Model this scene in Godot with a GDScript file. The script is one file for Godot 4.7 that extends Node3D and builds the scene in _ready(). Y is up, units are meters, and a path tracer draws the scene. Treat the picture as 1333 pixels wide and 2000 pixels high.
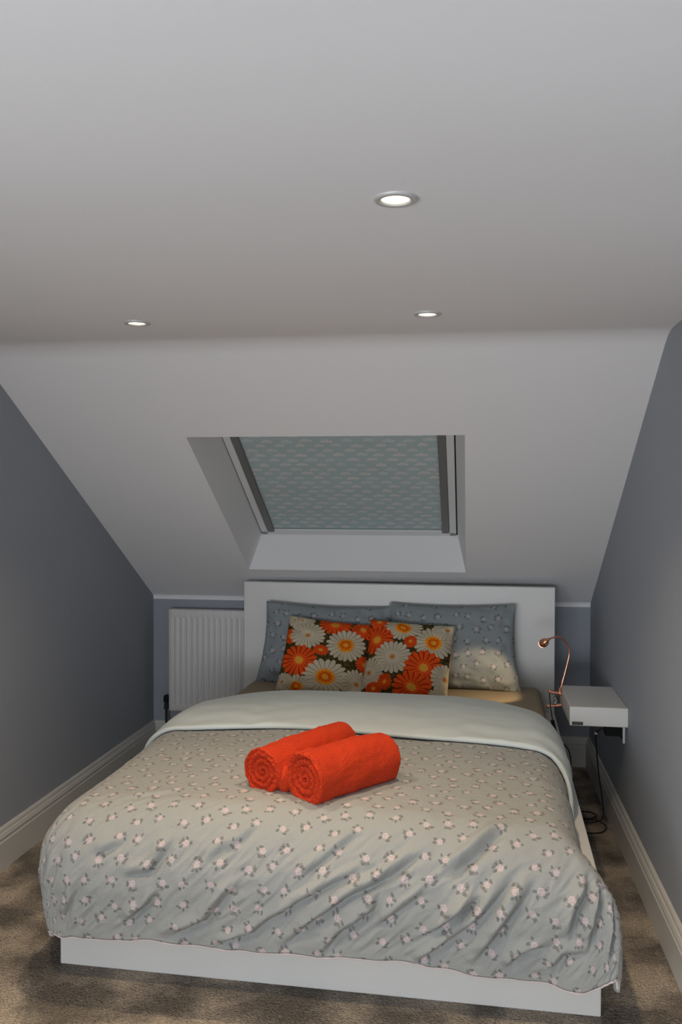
extends Node3D

# ---------------------------------------------------------------- room measures (metres)
const XL := -1.436        # left wall
const XR := 1.035         # right wall
const ZK := -0.258        # low wall behind the bed
const HK := 0.867         # blue paint of the low wall ends here
const HS := 0.887         # slope meets the low wall
const HC := 2.016         # flat ceiling
const ZC := 1.622         # crease of slope and ceiling
const ZE := 7.6           # wall behind the camera
const BB := 0.161         # baseboard height
const BED_TURN := -0.0275

var M := {}
var bed_xf: Transform3D
var used := {}
var rng := RandomNumberGenerator.new()

# ---------------------------------------------------------------- helpers: nodes
func tag(o: Node, label: String, category := "", group := "", kind := "") -> void:
	if label != "": o.set_meta("label", label)
	if category != "": o.set_meta("category", category)
	if group != "": o.set_meta("group", group)
	if kind != "": o.set_meta("kind", kind)

func numbered(called: String) -> String:
	if not used.has(called):
		used[called] = 0
		return called
	used[called] += 1
	return "%s_%03d" % [called, used[called]]

func thing(called: String, label: String, category: String, xf := Transform3D.IDENTITY, group := "") -> Node3D:
	var o := Node3D.new()
	o.name = numbered(called)
	add_child(o)
	o.transform = xf
	tag(o, label, category, group)
	return o

func part(called: String, mesh: Mesh, mat: Material, parent: Node, xf := Transform3D.IDENTITY) -> MeshInstance3D:
	var o := MeshInstance3D.new()
	o.name = called if parent != self else numbered(called)
	o.mesh = mesh
	o.material_override = mat
	parent.add_child(o, true)
	o.transform = xf
	return o

func structure(called: String, mesh: Mesh, mat: Material, label: String, xf := Transform3D.IDENTITY) -> MeshInstance3D:
	var o := part(called, mesh, mat, self, xf)
	tag(o, label, "", "", "structure")
	return o

func at(x: float, y: float, z: float) -> Transform3D:
	return Transform3D(Basis.IDENTITY, Vector3(x, y, z))

func bed(x: float, y: float, z: float) -> Transform3D:
	return bed_xf * at(x, y, z)

# ---------------------------------------------------------------- helpers: meshes
func make_mesh(v: PackedVector3Array, n: PackedVector3Array, uv: PackedVector2Array, idx: PackedInt32Array) -> ArrayMesh:
	var arr := []
	arr.resize(Mesh.ARRAY_MAX)
	arr[Mesh.ARRAY_VERTEX] = v
	arr[Mesh.ARRAY_NORMAL] = n
	if uv.size() == v.size() and uv.size() > 0: arr[Mesh.ARRAY_TEX_UV] = uv
	arr[Mesh.ARRAY_INDEX] = idx
	var m := ArrayMesh.new()
	m.add_surface_from_arrays(Mesh.PRIMITIVE_TRIANGLES, arr)
	return m

# smooth grid of nu x nv points; the face side is du x dv unless flipped
func grid_mesh(v: PackedVector3Array, nu: int, nv: int, uv := PackedVector2Array(), flip := false, wrap_u := false) -> ArrayMesh:
	var n := PackedVector3Array()
	n.resize(v.size())
	var idx := PackedInt32Array()
	for j in nv - 1:
		for i in nu - 1:
			var a := j * nu + i
			var b := a + 1
			var c := a + nu
			var d := c + 1
			var fn := (v[d] - v[a]).cross(v[c] - v[b])
			if flip: fn = -fn
			n[a] += fn
			n[b] += fn
			n[c] += fn
			n[d] += fn
			if flip:
				idx.append_array(PackedInt32Array([a, b, c, b, d, c]))
			else:
				idx.append_array(PackedInt32Array([a, c, b, b, c, d]))
	if wrap_u:
		for j in nv:
			var s := n[j * nu] + n[j * nu + nu - 1]
			n[j * nu] = s
			n[j * nu + nu - 1] = s
	for k in n.size():
		n[k] = n[k].normalized() if n[k].length_squared() > 1e-16 else Vector3.UP
	return make_mesh(v, n, uv, idx)

class Soup:
	var v := PackedVector3Array()
	var n := PackedVector3Array()
	var uv := PackedVector2Array()
	var idx := PackedInt32Array()
	func tri(a: Vector3, b: Vector3, c: Vector3, want: Vector3) -> void:
		var fn := (b - a).cross(c - a)
		if fn.dot(want) < 0.0:
			var t := b
			b = c
			c = t
			fn = -fn
		fn = fn.normalized()
		var k := v.size()
		v.append_array(PackedVector3Array([a, b, c]))
		n.append_array(PackedVector3Array([fn, fn, fn]))
		idx.append_array(PackedInt32Array([k, k + 2, k + 1]))
	func quad(a: Vector3, b: Vector3, c: Vector3, d: Vector3, want: Vector3) -> void:
		tri(a, b, c, want)
		tri(a, c, d, want)
	func smooth_quad(p: Array, nn: Array) -> void:
		var k := v.size()
		var fn: Vector3 = (p[1] - p[0]).cross(p[2] - p[0])
		for i in 4:
			v.append(p[i])
			n.append(nn[i])
		if fn.dot(nn[0]) < 0.0: idx.append_array(PackedInt32Array([k, k + 1, k + 2, k, k + 2, k + 3]))
		else: idx.append_array(PackedInt32Array([k, k + 2, k + 1, k, k + 3, k + 2]))
	func box(lo: Vector3, hi: Vector3) -> void:
		var c := (lo + hi) * 0.5
		for ax in 3:
			for s in [-1.0, 1.0]:
				var w := Vector3.ZERO
				w[ax] = s
				var p := []
				for q in [[0, 0], [1, 0], [1, 1], [0, 1]]:
					var r := Vector3.ZERO
					r[ax] = hi[ax] if s > 0 else lo[ax]
					var b1 := (ax + 1) % 3
					var b2 := (ax + 2) % 3
					r[b1] = hi[b1] if q[0] == 1 else lo[b1]
					r[b2] = hi[b2] if q[1] == 1 else lo[b2]
					p.append(r)
				quad(p[0], p[1], p[2], p[3], w)
	func add_mesh(m: ArrayMesh, xf: Transform3D) -> void:
		var arr := m.surface_get_arrays(0)
		var k := v.size()
		var has_uv: bool = arr[Mesh.ARRAY_TEX_UV] != null
		for i in arr[Mesh.ARRAY_VERTEX].size():
			v.append(xf * arr[Mesh.ARRAY_VERTEX][i])
			n.append((xf.basis * arr[Mesh.ARRAY_NORMAL][i]).normalized())
		for i in arr[Mesh.ARRAY_INDEX]: idx.append(k + i)
		if has_uv: uv.append_array(arr[Mesh.ARRAY_TEX_UV])

func commit(s: Soup) -> ArrayMesh:
	return make_mesh(s.v, s.n, s.uv, s.idx)

# box with rounded edges, centred, y from -h/2 to h/2
func rbox(size: Vector3, r: float, seg := 3, inner := 1) -> ArrayMesh:
	var h := size * 0.5
	var v := PackedVector3Array()
	var n := PackedVector3Array()
	var uv := PackedVector2Array()
	var idx := PackedInt32Array()
	for ax in 3:
		for s in [-1.0, 1.0]:
			var b1 := (ax + 1) % 3
			var b2 := (ax + 2) % 3
			var c1 := []
			var c2 := []
			for pair in [[c1, b1], [c2, b2]]:
				for k in seg + 1: pair[0].append([-(h[pair[1]] - r), -tan(PI / 4 * (1.0 - float(k) / seg)) * r])
				for k in range(1, inner): pair[0].append([lerpf(-(h[pair[1]] - r), h[pair[1]] - r, float(k) / inner), 0.0])
				for k in seg + 1: pair[0].append([h[pair[1]] - r, tan(PI / 4 * float(k) / seg) * r])
			var base := v.size()
			for q2 in c2:
				for q1 in c1:
					var core := Vector3.ZERO
					core[ax] = s * (h[ax] - r)
					core[b1] = q1[0]
					core[b2] = q2[0]
					var off := Vector3.ZERO
					off[ax] = s * r
					off[b1] = q1[1]
					off[b2] = q2[1]
					off = off.normalized()
					v.append(core + off * r)
					n.append(off)
					uv.append(Vector2(core[b1] + off[b1] * r, core[b2] + off[b2] * r))
			var w: int = c1.size()
			for j in c2.size() - 1:
				for i in w - 1:
					var a := base + j * w + i
					if s > 0: idx.append_array(PackedInt32Array([a, a + w, a + 1, a + 1, a + w, a + w + 1]))
					else: idx.append_array(PackedInt32Array([a, a + 1, a + w, a + 1, a + w + 1, a + w]))
	return make_mesh(v, n, uv, idx)

func smooth_path(pts: Array, steps: int) -> PackedVector3Array:
	var out := PackedVector3Array()
	for i in pts.size() - 1:
		var p0: Vector3 = pts[maxi(i - 1, 0)]
		var p3: Vector3 = pts[mini(i + 2, pts.size() - 1)]
		for k in steps:
			var p: Vector3 = pts[i]
			out.append(p.cubic_interpolate(pts[i + 1], p0, p3, float(k) / steps))
	out.append(pts[-1])
	return out

# tube along points; radius is one number or one for each point; ends closed
func tube(pts: PackedVector3Array, radius, sides := 10) -> ArrayMesh:
	var rows := []
	var rad := []
	var tang := []
	for i in pts.size():
		var t := (pts[mini(i + 1, pts.size() - 1)] - pts[maxi(i - 1, 0)]).normalized()
		rows.append(pts[i])
		rad.append(radius[i] if radius is Array or radius is PackedFloat32Array else radius)
		tang.append(t)
	rows.push_front(pts[0]); rad.push_front(0.0005); tang.push_front(tang[0])
	rows.push_back(pts[-1]); rad.push_back(0.0005); tang.push_back(tang[-1])
	var v := PackedVector3Array()
	var up: Vector3 = tang[0].cross(Vector3(0.31, 0.87, 0.38)).normalized()
	for i in rows.size():
		var t: Vector3 = tang[i]
		up = (up - t * up.dot(t)).normalized()
		var side := t.cross(up)
		for k in sides + 1:
			var an := TAU * k / sides
			v.append(rows[i] + (up * cos(an) + side * sin(an)) * float(rad[i]))
	return grid_mesh(v, sides + 1, rows.size(), PackedVector2Array(), false, true)

# profile of [radius, height] turned round y
func lathe(profile: Array, sides := 32) -> ArrayMesh:
	var v := PackedVector3Array()
	for p in profile:
		for k in sides + 1:
			var an := TAU * k / sides
			v.append(Vector3(cos(an) * p[0], p[1], -sin(an) * p[0]))
	return grid_mesh(v, sides + 1, profile.size(), PackedVector2Array(), false, true)

# ---------------------------------------------------------------- helpers: materials and textures
func lin(r: float, g: float, b: float) -> Color:
	return Color(r, g, b).linear_to_srgb()

func mat(called: String, c: Color, rough := 0.8, metal := 0.0, spec := 0.5) -> StandardMaterial3D:
	var m := StandardMaterial3D.new()
	m.resource_name = called
	m.albedo_color = c
	m.roughness = rough
	m.metallic = metal
	m.metallic_specular = spec
	return m

func noise_tex(size: int, freq: float, sd: int, octaves := 4, normal := false, ramp: Gradient = null) -> NoiseTexture2D:
	var f := FastNoiseLite.new()
	f.seed = sd
	f.noise_type = FastNoiseLite.TYPE_SIMPLEX_SMOOTH
	f.frequency = freq
	f.fractal_octaves = octaves
	var t := NoiseTexture2D.new()
	t.width = size
	t.height = size
	t.seamless = true
	t.noise = f
	t.as_normal_map = normal
	t.bump_strength = 6.0
	if ramp: t.color_ramp = ramp
	return t

func ramp(stops: Array) -> Gradient:
	var g := Gradient.new()
	var o := PackedFloat32Array()
	var c := PackedColorArray()
	for s in stops:
		o.append(s[0])
		c.append(s[1])
	g.offsets = o
	g.colors = c
	return g

func rough_up(m: StandardMaterial3D, freq: float, scale: float, strength: float, sd := 3) -> void:
	m.normal_enabled = true
	m.normal_texture = noise_tex(512, freq, sd, 4, true)
	m.normal_scale = strength
	m.uv1_triplanar = true
	m.uv1_scale = Vector3.ONE * scale

func put(img: Image, x: int, y: int, c: Color, alpha: float) -> void:
	if alpha <= 0.0: return
	x = posmod(x, img.get_width())
	y = posmod(y, img.get_height())
	img.set_pixel(x, y, img.get_pixel(x, y).lerp(c, minf(alpha, 1.0)))

# printed sprig of a pale rose and grey leaves (repeats seamlessly)
func sprig(img: Image, cx: float, cy: float, r: float, turn: float, kind: int) -> void:
	var leaf := Color(0.45, 0.45, 0.44)
	var leaf2 := Color(0.53, 0.53, 0.515)
	var rose := Color(0.765, 0.72, 0.715)
	var rose2 := Color(0.66, 0.60, 0.595)
	var leaves := []
	# leaves in two clumps beside the flower, with a few small buds
	var count := 7 + kind % 4
	for k in count:
		var clump := turn + (0.0 if k % 3 < 2 else 2.4 + 0.4 * sin(kind))
		var an := clump + 0.75 * sin(k * 2.9 + kind * 1.7)
		var d := r * (0.78 + 0.42 * absf(sin(k * 2.3 + kind)))
		leaves.append([cx + cos(an) * d, cy + sin(an) * d, an + 0.9 * sin(k * 5.0 + kind), r * (0.40 + 0.12 * sin(k * 1.3)), r * 0.25, leaf if k % 3 != 1 else leaf2])
	var box := int(r * 2.2)
	for y in range(int(cy) - box, int(cy) + box):
		for x in range(int(cx) - box, int(cx) + box):
			for l in leaves:
				var dx: float = x - l[0]
				var dy: float = y - l[1]
				var u: float = (dx * cos(l[2]) + dy * sin(l[2])) / l[3]
				var w: float = (-dx * sin(l[2]) + dy * cos(l[2])) / l[4]
				var q: float = u * u + w * w * (1.0 + 0.6 * u)
				if absf(u) < 1.0 and q < 1.0 and absf(w) > 0.09: put(img, x, y, l[5], (1.0 - q) * 2.2)
			var ddx := x - cx
			var ddy := y - cy
			var dist := sqrt(ddx * ddx + ddy * ddy)
			var an2 := atan2(ddy, ddx)
			var edge := r * (0.66 + 0.07 * sin(an2 * 5.0 + turn))
			if dist < edge:
				var ring := sin(dist / r * 15.0 + an2 * 1.0 + kind)
				put(img, x, y, rose2 if ring > 0.72 and dist > r * 0.16 else rose, (edge - dist) * 0.5)

func floral_print(size: int, base: Color, sd: int) -> ImageTexture:
	var img := Image.create(size, size, true, Image.FORMAT_RGB8)
	img.fill(base)
	var r := RandomNumberGenerator.new()
	r.seed = sd
	for y in size:
		for x in size:
			var k := r.randf_range(-0.012, 0.012)
			img.set_pixel(x, y, Color(base.r + k, base.g + k, base.b + k))
	var cols := 4
	var rows := 5
	var n := 0
	for j in rows:
		for i in cols:
			var cx := (i + 0.25 + 0.5 * (j % 2) + r.randf_range(-0.16, 0.16)) * size / cols
			var cy := (j + 0.5 + r.randf_range(-0.2, 0.2)) * size / rows
			sprig(img, cx, cy, size * r.randf_range(0.044, 0.056), r.randf() * TAU, n)
			n += 1
	img.generate_mipmaps()
	return ImageTexture.create_from_image(img)

# daisy printed on the cushions: x, y, radius as shares of the picture; kind 0 cream, 1 cream with orange eye, 2 orange
func daisy(img: Image, fx: float, fy: float, fr: float, kind: int, squash: float, turn: float) -> void:
	var s := img.get_width()
	var cx := fx * s
	var cy := fy * s
	var r := fr * s * 1.14
	var petals := 21 if kind < 2 else 17
	var c1 := Color(0.79, 0.745, 0.65) if kind < 2 else Color(0.90, 0.34, 0.12)
	var c2 := Color(0.66, 0.60, 0.48) if kind < 2 else Color(0.66, 0.16, 0.05)
	for y in range(maxi(0, int(cy - r * 1.05)), mini(s, int(cy + r * 1.05))):
		for x in range(maxi(0, int(cx - r * 1.05)), mini(s, int(cx + r * 1.05))):
			var dx := x - cx
			var dy := (y - cy) / squash
			var d := sqrt(dx * dx + dy * dy) / r
			if d > 1.03: continue
			var an := atan2(dy, dx) + turn
			var lobe := 0.5 + 0.5 * cos(an * petals)
			var lobe2 := 0.5 + 0.5 * cos(an * petals * 0.5 + 1.1)
			var reach := 0.80 + 0.14 * sqrt(lobe) + 0.06 * lobe2
			if d < reach:
				var c := c1
				if lobe < 0.10 + 0.10 * d and d > 0.35: c = c2
				elif fposmod(an * petals / TAU * 2.0, 1.0) < 0.12 and d > 0.4: c = c1.lerp(c2, 0.4)
				if kind == 1:
					if d < 0.40 + 0.04 * sin(an * 17.0): c = Color(0.93, 0.58, 0.12)
					if d < 0.27 + 0.03 * sin(an * 11.0): c = Color(0.86, 0.38, 0.08)
					if d < 0.13: c = Color(0.93, 0.62, 0.20)
				elif kind == 0:
					if d < 0.17 + 0.02 * sin(an * 9.0): c = Color(0.80, 0.62, 0.40)
					if d < 0.08: c = Color(0.70, 0.42, 0.22)
				else:
					if d < 0.22 + 0.03 * sin(an * 9.0): c = Color(0.88, 0.62, 0.22)
				put(img, x, y, c, (reach - d) * r * 0.5)

func cushion_print(flowers: Array, sd: int) -> ImageTexture:
	var s := 640
	var img := Image.create(s, s, true, Image.FORMAT_RGB8)
	var f := FastNoiseLite.new()
	f.seed = sd
	f.frequency = 0.03
	for y in s:
		for x in s:
			var k := f.get_noise_2d(x, y)
			img.set_pixel(x, y, Color(0.25, 0.215, 0.12) if k < 0.12 else Color(0.35, 0.29, 0.15))
	for q in flowers: daisy(img, q[0], q[1], q[2], q[3], q[4], q[0] * 9.0 + q[1] * 5.0)
	img.generate_mipmaps()
	return ImageTexture.create_from_image(img)

func cloud_print() -> ImageTexture:
	var s := 768
	var img := Image.create(s, s, true, Image.FORMAT_RGB8)
	var r := RandomNumberGenerator.new()
	r.seed = 11
	img.fill(Color(0.70, 0.765, 0.765))
	for j in 14:
		for i in 6:
			var cx := (i + 0.25 + 0.5 * (j % 2) + r.randf_range(-0.12, 0.12)) * s / 6.0
			var cy := (j + 0.5 + r.randf_range(-0.15, 0.15)) * s / 14.0
			var w := s / 6.0 * r.randf_range(0.26, 0.38)
			var h := s / 14.0 * r.randf_range(0.40, 0.52)
			var tone := Color(0.84, 0.825, 0.815).lerp(Color(0.775, 0.81, 0.81), r.randf())
			var puffs := [[-0.55, 0.0, 0.42], [-0.1, -0.32, 0.55], [0.45, -0.1, 0.48], [0.0, 0.1, 0.7]]
			for y in range(int(cy - h), int(cy + h * 0.45)):
				for x in range(int(cx - w * 1.1), int(cx + w * 1.1)):
					var u := (x - cx) / w
					var v := (y - cy) / h
					for p in puffs:
						var d := Vector2((u - p[0]) , (v - p[1]) * 0.8).length()
						if d < p[2]:
							put(img, x, y, tone, (p[2] - d) * 10.0)
							break
	img.generate_mipmaps()
	return ImageTexture.create_from_image(img)

func carpet_print() -> ImageTexture:
	var s := 1024
	var img := Image.create(s, s, true, Image.FORMAT_RGB8)
	var big := FastNoiseLite.new()
	big.seed = 5
	big.frequency = 0.010
	big.fractal_octaves = 4
	big.domain_warp_enabled = true
	big.domain_warp_amplitude = 40.0
	big.domain_warp_frequency = 0.008
	var fine := FastNoiseLite.new()
	fine.seed = 9
	fine.frequency = 0.2
	fine.fractal_octaves = 3
	var r := RandomNumberGenerator.new()
	r.seed = 4
	var dark := Color(0.43, 0.405, 0.375)
	var mid := Color(0.56, 0.525, 0.48)
	var pale := Color(0.69, 0.64, 0.575)
	for y in s:
		for x in s:
			var k := big.get_noise_2d(x, y) * 1.9 + fine.get_noise_2d(x, y) * 0.35
			var c := mid.lerp(pale, clampf(k * 1.3, 0, 1)) if k > 0 else mid.lerp(dark, clampf(-k * 1.3, 0, 1))
			var g := r.randf_range(-0.05, 0.05)
			img.set_pixel(x, y, Color(c.r + g, c.g + g, c.b + g))
	img.generate_mipmaps()
	return ImageTexture.create_from_image(img)

func fabric(called: String, tex: Texture2D, tint: Color, weave := 0.5) -> StandardMaterial3D:
	var m := mat(called, tint, 0.92, 0.0, 0.2)
	m.albedo_texture = tex
	m.normal_enabled = true
	m.normal_texture = M.weave
	m.normal_scale = weave
	return m

func make_materials() -> void:
	M.weave = noise_tex(512, 0.09, 21, 3, true)
	M.ceiling = mat("ceiling_paint", lin(0.86, 0.86, 0.865), 0.9, 0, 0.2)
	rough_up(M.ceiling, 0.03, 3.0, 0.035)
	M.wall = mat("blue_grey_paint", lin(0.34, 0.365, 0.40), 0.72, 0, 0.35)
	rough_up(M.wall, 0.05, 3.0, 0.12, 8)
	M.trim = mat("trim_paint", lin(0.60, 0.59, 0.55), 0.45, 0, 1.0)
	M.white = mat("white_laminate", lin(0.685, 0.68, 0.645), 0.42, 0, 1.0)
	M.metal_white = mat("radiator_enamel", lin(0.68, 0.66, 0.63), 0.45, 0, 1.0)
	M.carpet = mat("carpet", Color.WHITE, 1.0, 0, 0.05)
	M.carpet.albedo_texture = carpet_print()
	M.carpet.uv1_triplanar = true
	M.carpet.uv1_scale = Vector3.ONE * 0.3125
	M.carpet.uv1_offset = Vector3(0.5, 0.0, 0.1)
	M.carpet.normal_enabled = true
	M.carpet.normal_texture = noise_tex(1024, 0.40, 31, 2, true)
	M.carpet.normal_scale = 0.7
	M.floral = floral_print(896, Color(0.615, 0.625, 0.612), 77)
	M.duvet = fabric("duvet_cotton", M.floral, Color.WHITE, 0.25)
	M.duvet.rim_enabled = true
	M.duvet.rim = 0.15
	M.lining = mat("duvet_lining", lin(0.63, 0.70, 0.695), 0.9, 0, 0.2)
	rough_up(M.lining, 0.08, 6.0, 0.15, 17)
	M.piping = mat("pink_piping", lin(0.66, 0.57, 0.55), 0.85)
	M.pillow = fabric("pillow_cotton", M.floral, Color(0.93, 0.96, 0.99), 0.25)
	M.sheet = mat("khaki_sheet", lin(0.36, 0.295, 0.205), 0.85, 0, 0.25)
	rough_up(M.sheet, 0.06, 5.0, 0.12, 13)
	M.towel = mat("orange_terry", lin(0.70, 0.066, 0.012), 1.0, 0, 0.05)
	M.towel.rim_enabled = true
	M.towel.rim = 0.06
	M.towel.albedo_color = Color.WHITE
	M.towel.albedo_texture = noise_tex(512, 0.10, 43, 3, false, ramp([[0.25, lin(0.44, 0.030, 0.010)], [0.55, lin(0.62, 0.054, 0.017)], [0.8, lin(0.76, 0.090, 0.030)]]))
	M.towel.normal_enabled = true
	M.towel.normal_texture = noise_tex(512, 0.08, 41, 3, true)
	M.towel.normal_scale = 1.4
	M.towel.uv1_triplanar = true
	M.towel.uv1_scale = Vector3.ONE * 6.0
	M.copper = mat("copper", lin(0.80, 0.36, 0.23), 0.24, 1.0)
	M.steel = mat("dull_steel", lin(0.5, 0.5, 0.48), 0.35, 1.0)
	M.black = mat("black_plastic", lin(0.012, 0.012, 0.013), 1.0)
	M.dark = mat("dark_gap", lin(0.03, 0.03, 0.03), 0.8)
	M.plate = mat("dark_label", lin(0.035, 0.033, 0.03), 0.4)
	M.plate_print = mat("label_print", lin(0.14, 0.13, 0.12), 1.0)
	M.frame = mat("window_paint", lin(0.72, 0.73, 0.72), 0.4)
	M.rail = mat("blind_aluminium", lin(0.17, 0.17, 0.165), 0.45, 0.0)
	M.blind = mat("cloud_blind", Color.WHITE, 0.9, 0, 0.2)
	M.blind.albedo_texture = cloud_print()
	M.bezel = mat("brushed_bezel", lin(0.58, 0.58, 0.57), 0.42, 0.15)
	M.lens = mat("downlight_glow", Color.WHITE, 1.0)
	M.lens.emission_enabled = true
	M.lens.emission = Color(1.0, 0.93, 0.80)
	M.lens.emission_energy_multiplier = 3.0
	M.glass = mat("window_glass", Color(0.9, 0.95, 1.0, 0.12), 0.03)
	M.glass.transparency = BaseMaterial3D.TRANSPARENCY_ALPHA

# ---------------------------------------------------------------- slope frame: X across, Y up the slope, Z into the room
func slope_xf() -> Transform3D:
	var up := Vector3(0, HC - HS, ZC - ZK).normalized()
	return Transform3D(Basis(Vector3.RIGHT, up, Vector3.RIGHT.cross(up)), Vector3(0, HS, ZK))

const HOLE := [-0.786, 0.366, 0.36, 1.60]          # opening on the slope: left, right, bottom, top
const HOLE_OUT := [-0.738, 0.322, 0.382, 1.58]     # at the roof window frame
const DEEP := 0.21

func build_slope() -> void:
	var xf := slope_xf()
	var s := Soup.new()
	var length := Vector2(HC - HS, ZC - ZK).length()
	var t := 0.075
	var lo := 0.02
	var hi := length - t
	var L := XL - 0.02
	var R := XR + 0.02
	var P := func(x: float, y: float, z: float) -> Vector3: return xf * Vector3(x, y, z)
	var inn: Vector3 = xf.basis.z
	var h := HOLE
	for q in [[L, R, lo, h[2]], [L, R, h[3], hi], [L, h[0], h[2], h[3]], [h[1], R, h[2], h[3]]]:
		s.quad(P.call(q[0], q[2], 0), P.call(q[1], q[2], 0), P.call(q[1], q[3], 0), P.call(q[0], q[3], 0), inn)
	var o := HOLE_OUT
	var c_in := [P.call(h[0], h[2], 0), P.call(h[1], h[2], 0), P.call(h[1], h[3], 0), P.call(h[0], h[3], 0)]
	var c_out := [P.call(o[0], o[2], -DEEP), P.call(o[1], o[2], -DEEP), P.call(o[1], o[3], -DEEP), P.call(o[0], o[3], -DEEP)]
	var want := [xf.basis.y, -xf.basis.x, -xf.basis.y, xf.basis.x]
	for k in 4: s.quad(c_in[k], c_in[(k + 1) % 4], c_out[(k + 1) % 4], c_out[k], want[k])
	# outer face
	var D := -0.30
	var oo := [-0.80, 0.38, 0.32, 1.64]
	for q in [[L, R, -0.1, oo[2]], [L, R, oo[3], hi + 0.2], [L, oo[0], oo[2], oo[3]], [oo[1], R, oo[2], oo[3]]]:
		s.quad(P.call(q[0], q[2], D), P.call(q[1], q[2], D), P.call(q[1], q[3], D), P.call(q[0], q[3], D), -inn)
	var c_far := [P.call(oo[0], oo[2], D), P.call(oo[1], oo[2], D), P.call(oo[1], oo[3], D), P.call(oo[0], oo[3], D)]
	var c_mid := [P.call(oo[0], oo[2], -DEEP), P.call(oo[1], oo[2], -DEEP), P.call(oo[1], oo[3], -DEEP), P.call(oo[0], oo[3], -DEEP)]
	for k in 4:
		s.quad(c_mid[k], c_mid[(k + 1) % 4], c_far[(k + 1) % 4], c_far[k], want[k])
		s.quad(c_out[k], c_out[(k + 1) % 4], c_mid[(k + 1) % 4], c_mid[k], -inn)
	# rounded foot of the slope and rounded crease towards the ceiling
	var foot := [Vector3(0, HK, ZK), Vector3(0, HK + 0.008, ZK), Vector3(0, HS + 0.003, ZK + 0.004), xf * Vector3(0, lo, 0)]
	var fn := [Vector3(0, 0, 1), Vector3(0, 0, 1), Vector3(0, -0.45, 0.9).normalized(), inn]
	for k in 3:
		s.smooth_quad([foot[k] + Vector3(L, 0, 0), foot[k] + Vector3(R, 0, 0), foot[k + 1] + Vector3(R, 0, 0), foot[k + 1] + Vector3(L, 0, 0)], [fn[k], fn[k], fn[k + 1], fn[k + 1]])
	var a: Vector3 = xf * Vector3(0, hi, 0)
	var c := Vector3(0, HC, ZC)
	var b := Vector3(0, HC, ZC + t)
	var prev := a
	var pn := inn
	for k in range(1, 11):
		var u := k / 10.0
		var p := a.lerp(c, u).lerp(c.lerp(b, u), u)
		var nn := inn.slerp(Vector3.DOWN, u)
		s.smooth_quad([prev + Vector3(L, 0, 0), prev + Vector3(R, 0, 0), p + Vector3(R, 0, 0), p + Vector3(L, 0, 0)], [pn, pn, nn, nn])
		prev = p
		pn = nn
	structure("wall_slope", commit(s), M.ceiling, "white sloped roof ceiling above the headboard with a deep window opening")

# side walls follow the outline of the room
func side_wall(x0: float, x1: float, hole := []) -> ArrayMesh:
	var s := Soup.new()
	var cuts := [[ZK - 0.1, HS + 0.03], [ZK, HS + 0.03], [ZC, HC + 0.03], [ZE + 0.1, HC + 0.03]]
	if hole.size() > 0: cuts = [cuts[0], cuts[1], cuts[2], [hole[0], HC + 0.03], [hole[1], HC + 0.03], cuts[3]]
	for i in cuts.size() - 1:
		var za: float = cuts[i][0]
		var zb: float = cuts[i + 1][0]
		var bands := [[-0.1, cuts[i][1], cuts[i + 1][1]]]
		if hole.size() > 0 and i == 3:
			bands = [[-0.1, hole[2], hole[2]], [hole[3], HC + 0.03, HC + 0.03]]
			for z in [za, zb]: s.quad(Vector3(x0, hole[2], z), Vector3(x1, hole[2], z), Vector3(x1, hole[3], z), Vector3(x0, hole[3], z), Vector3(0, 0, 1 if z == za else -1))
			s.quad(Vector3(x0, hole[3], za), Vector3(x1, hole[3], za), Vector3(x1, hole[3], zb), Vector3(x0, hole[3], zb), Vector3.DOWN)
		for q in bands:
			for x in [x0, x1]:
				s.quad(Vector3(x, q[0], za), Vector3(x, q[0], zb), Vector3(x, q[2], zb), Vector3(x, q[1], za), Vector3(1 if x > (x0 + x1) / 2 else -1, 0, 0))
			s.quad(Vector3(x0, q[1], za), Vector3(x1, q[1], za), Vector3(x1, q[2], zb), Vector3(x0, q[2], zb), Vector3.UP)
	s.quad(Vector3(x0, -0.1, ZK - 0.1), Vector3(x1, -0.1, ZK - 0.1), Vector3(x1, -0.1, ZE + 0.1), Vector3(x0, -0.1, ZE + 0.1), Vector3.DOWN)
	for e in [[ZK - 0.1, HS + 0.03, -1], [ZE + 0.1, HC + 0.03, 1]]:
		s.quad(Vector3(x0, -0.1, e[0]), Vector3(x1, -0.1, e[0]), Vector3(x1, e[1], e[0]), Vector3(x0, e[1], e[0]), Vector3(0, 0, e[2]))
	return commit(s)

func baseboard(a: Vector3, b: Vector3, inward: Vector3) -> ArrayMesh:
	var prof := [[0.022, 0.0], [0.022, 0.110], [0.017, 0.114], [0.017, 0.119], [0.021, 0.123], [0.021, 0.128], [0.016, 0.140], [0.012, 0.143], [0.012, 0.148], [0.010, 0.155], [0.005, 0.160], [0.0, BB]]
	var s := Soup.new()
	for k in prof.size() - 1:
		var p: Array = prof[k]
		var q: Array = prof[k + 1]
		var pa: Vector3 = a + inward * p[0] + Vector3.UP * p[1]
		var qa: Vector3 = a + inward * q[0] + Vector3.UP * q[1]
		var pb: Vector3 = b + inward * p[0] + Vector3.UP * p[1]
		var qb: Vector3 = b + inward * q[0] + Vector3.UP * q[1]
		s.quad(pa, pb, qb, qa, inward * 1.0 + Vector3.UP * 0.4)
	s.quad(a, b, b + Vector3.UP * BB, a + Vector3.UP * BB, -inward)
	return commit(s)

const DAY_WINDOW := [4.6, 6.8, 0.35, 1.35]     # window in the left wall behind the camera: z from, to; y from, to
const END_WINDOW := [-1.30, 0.70, 0.20, 1.10]   # window in the wall opposite the bed: x from, to; y from, to

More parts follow.
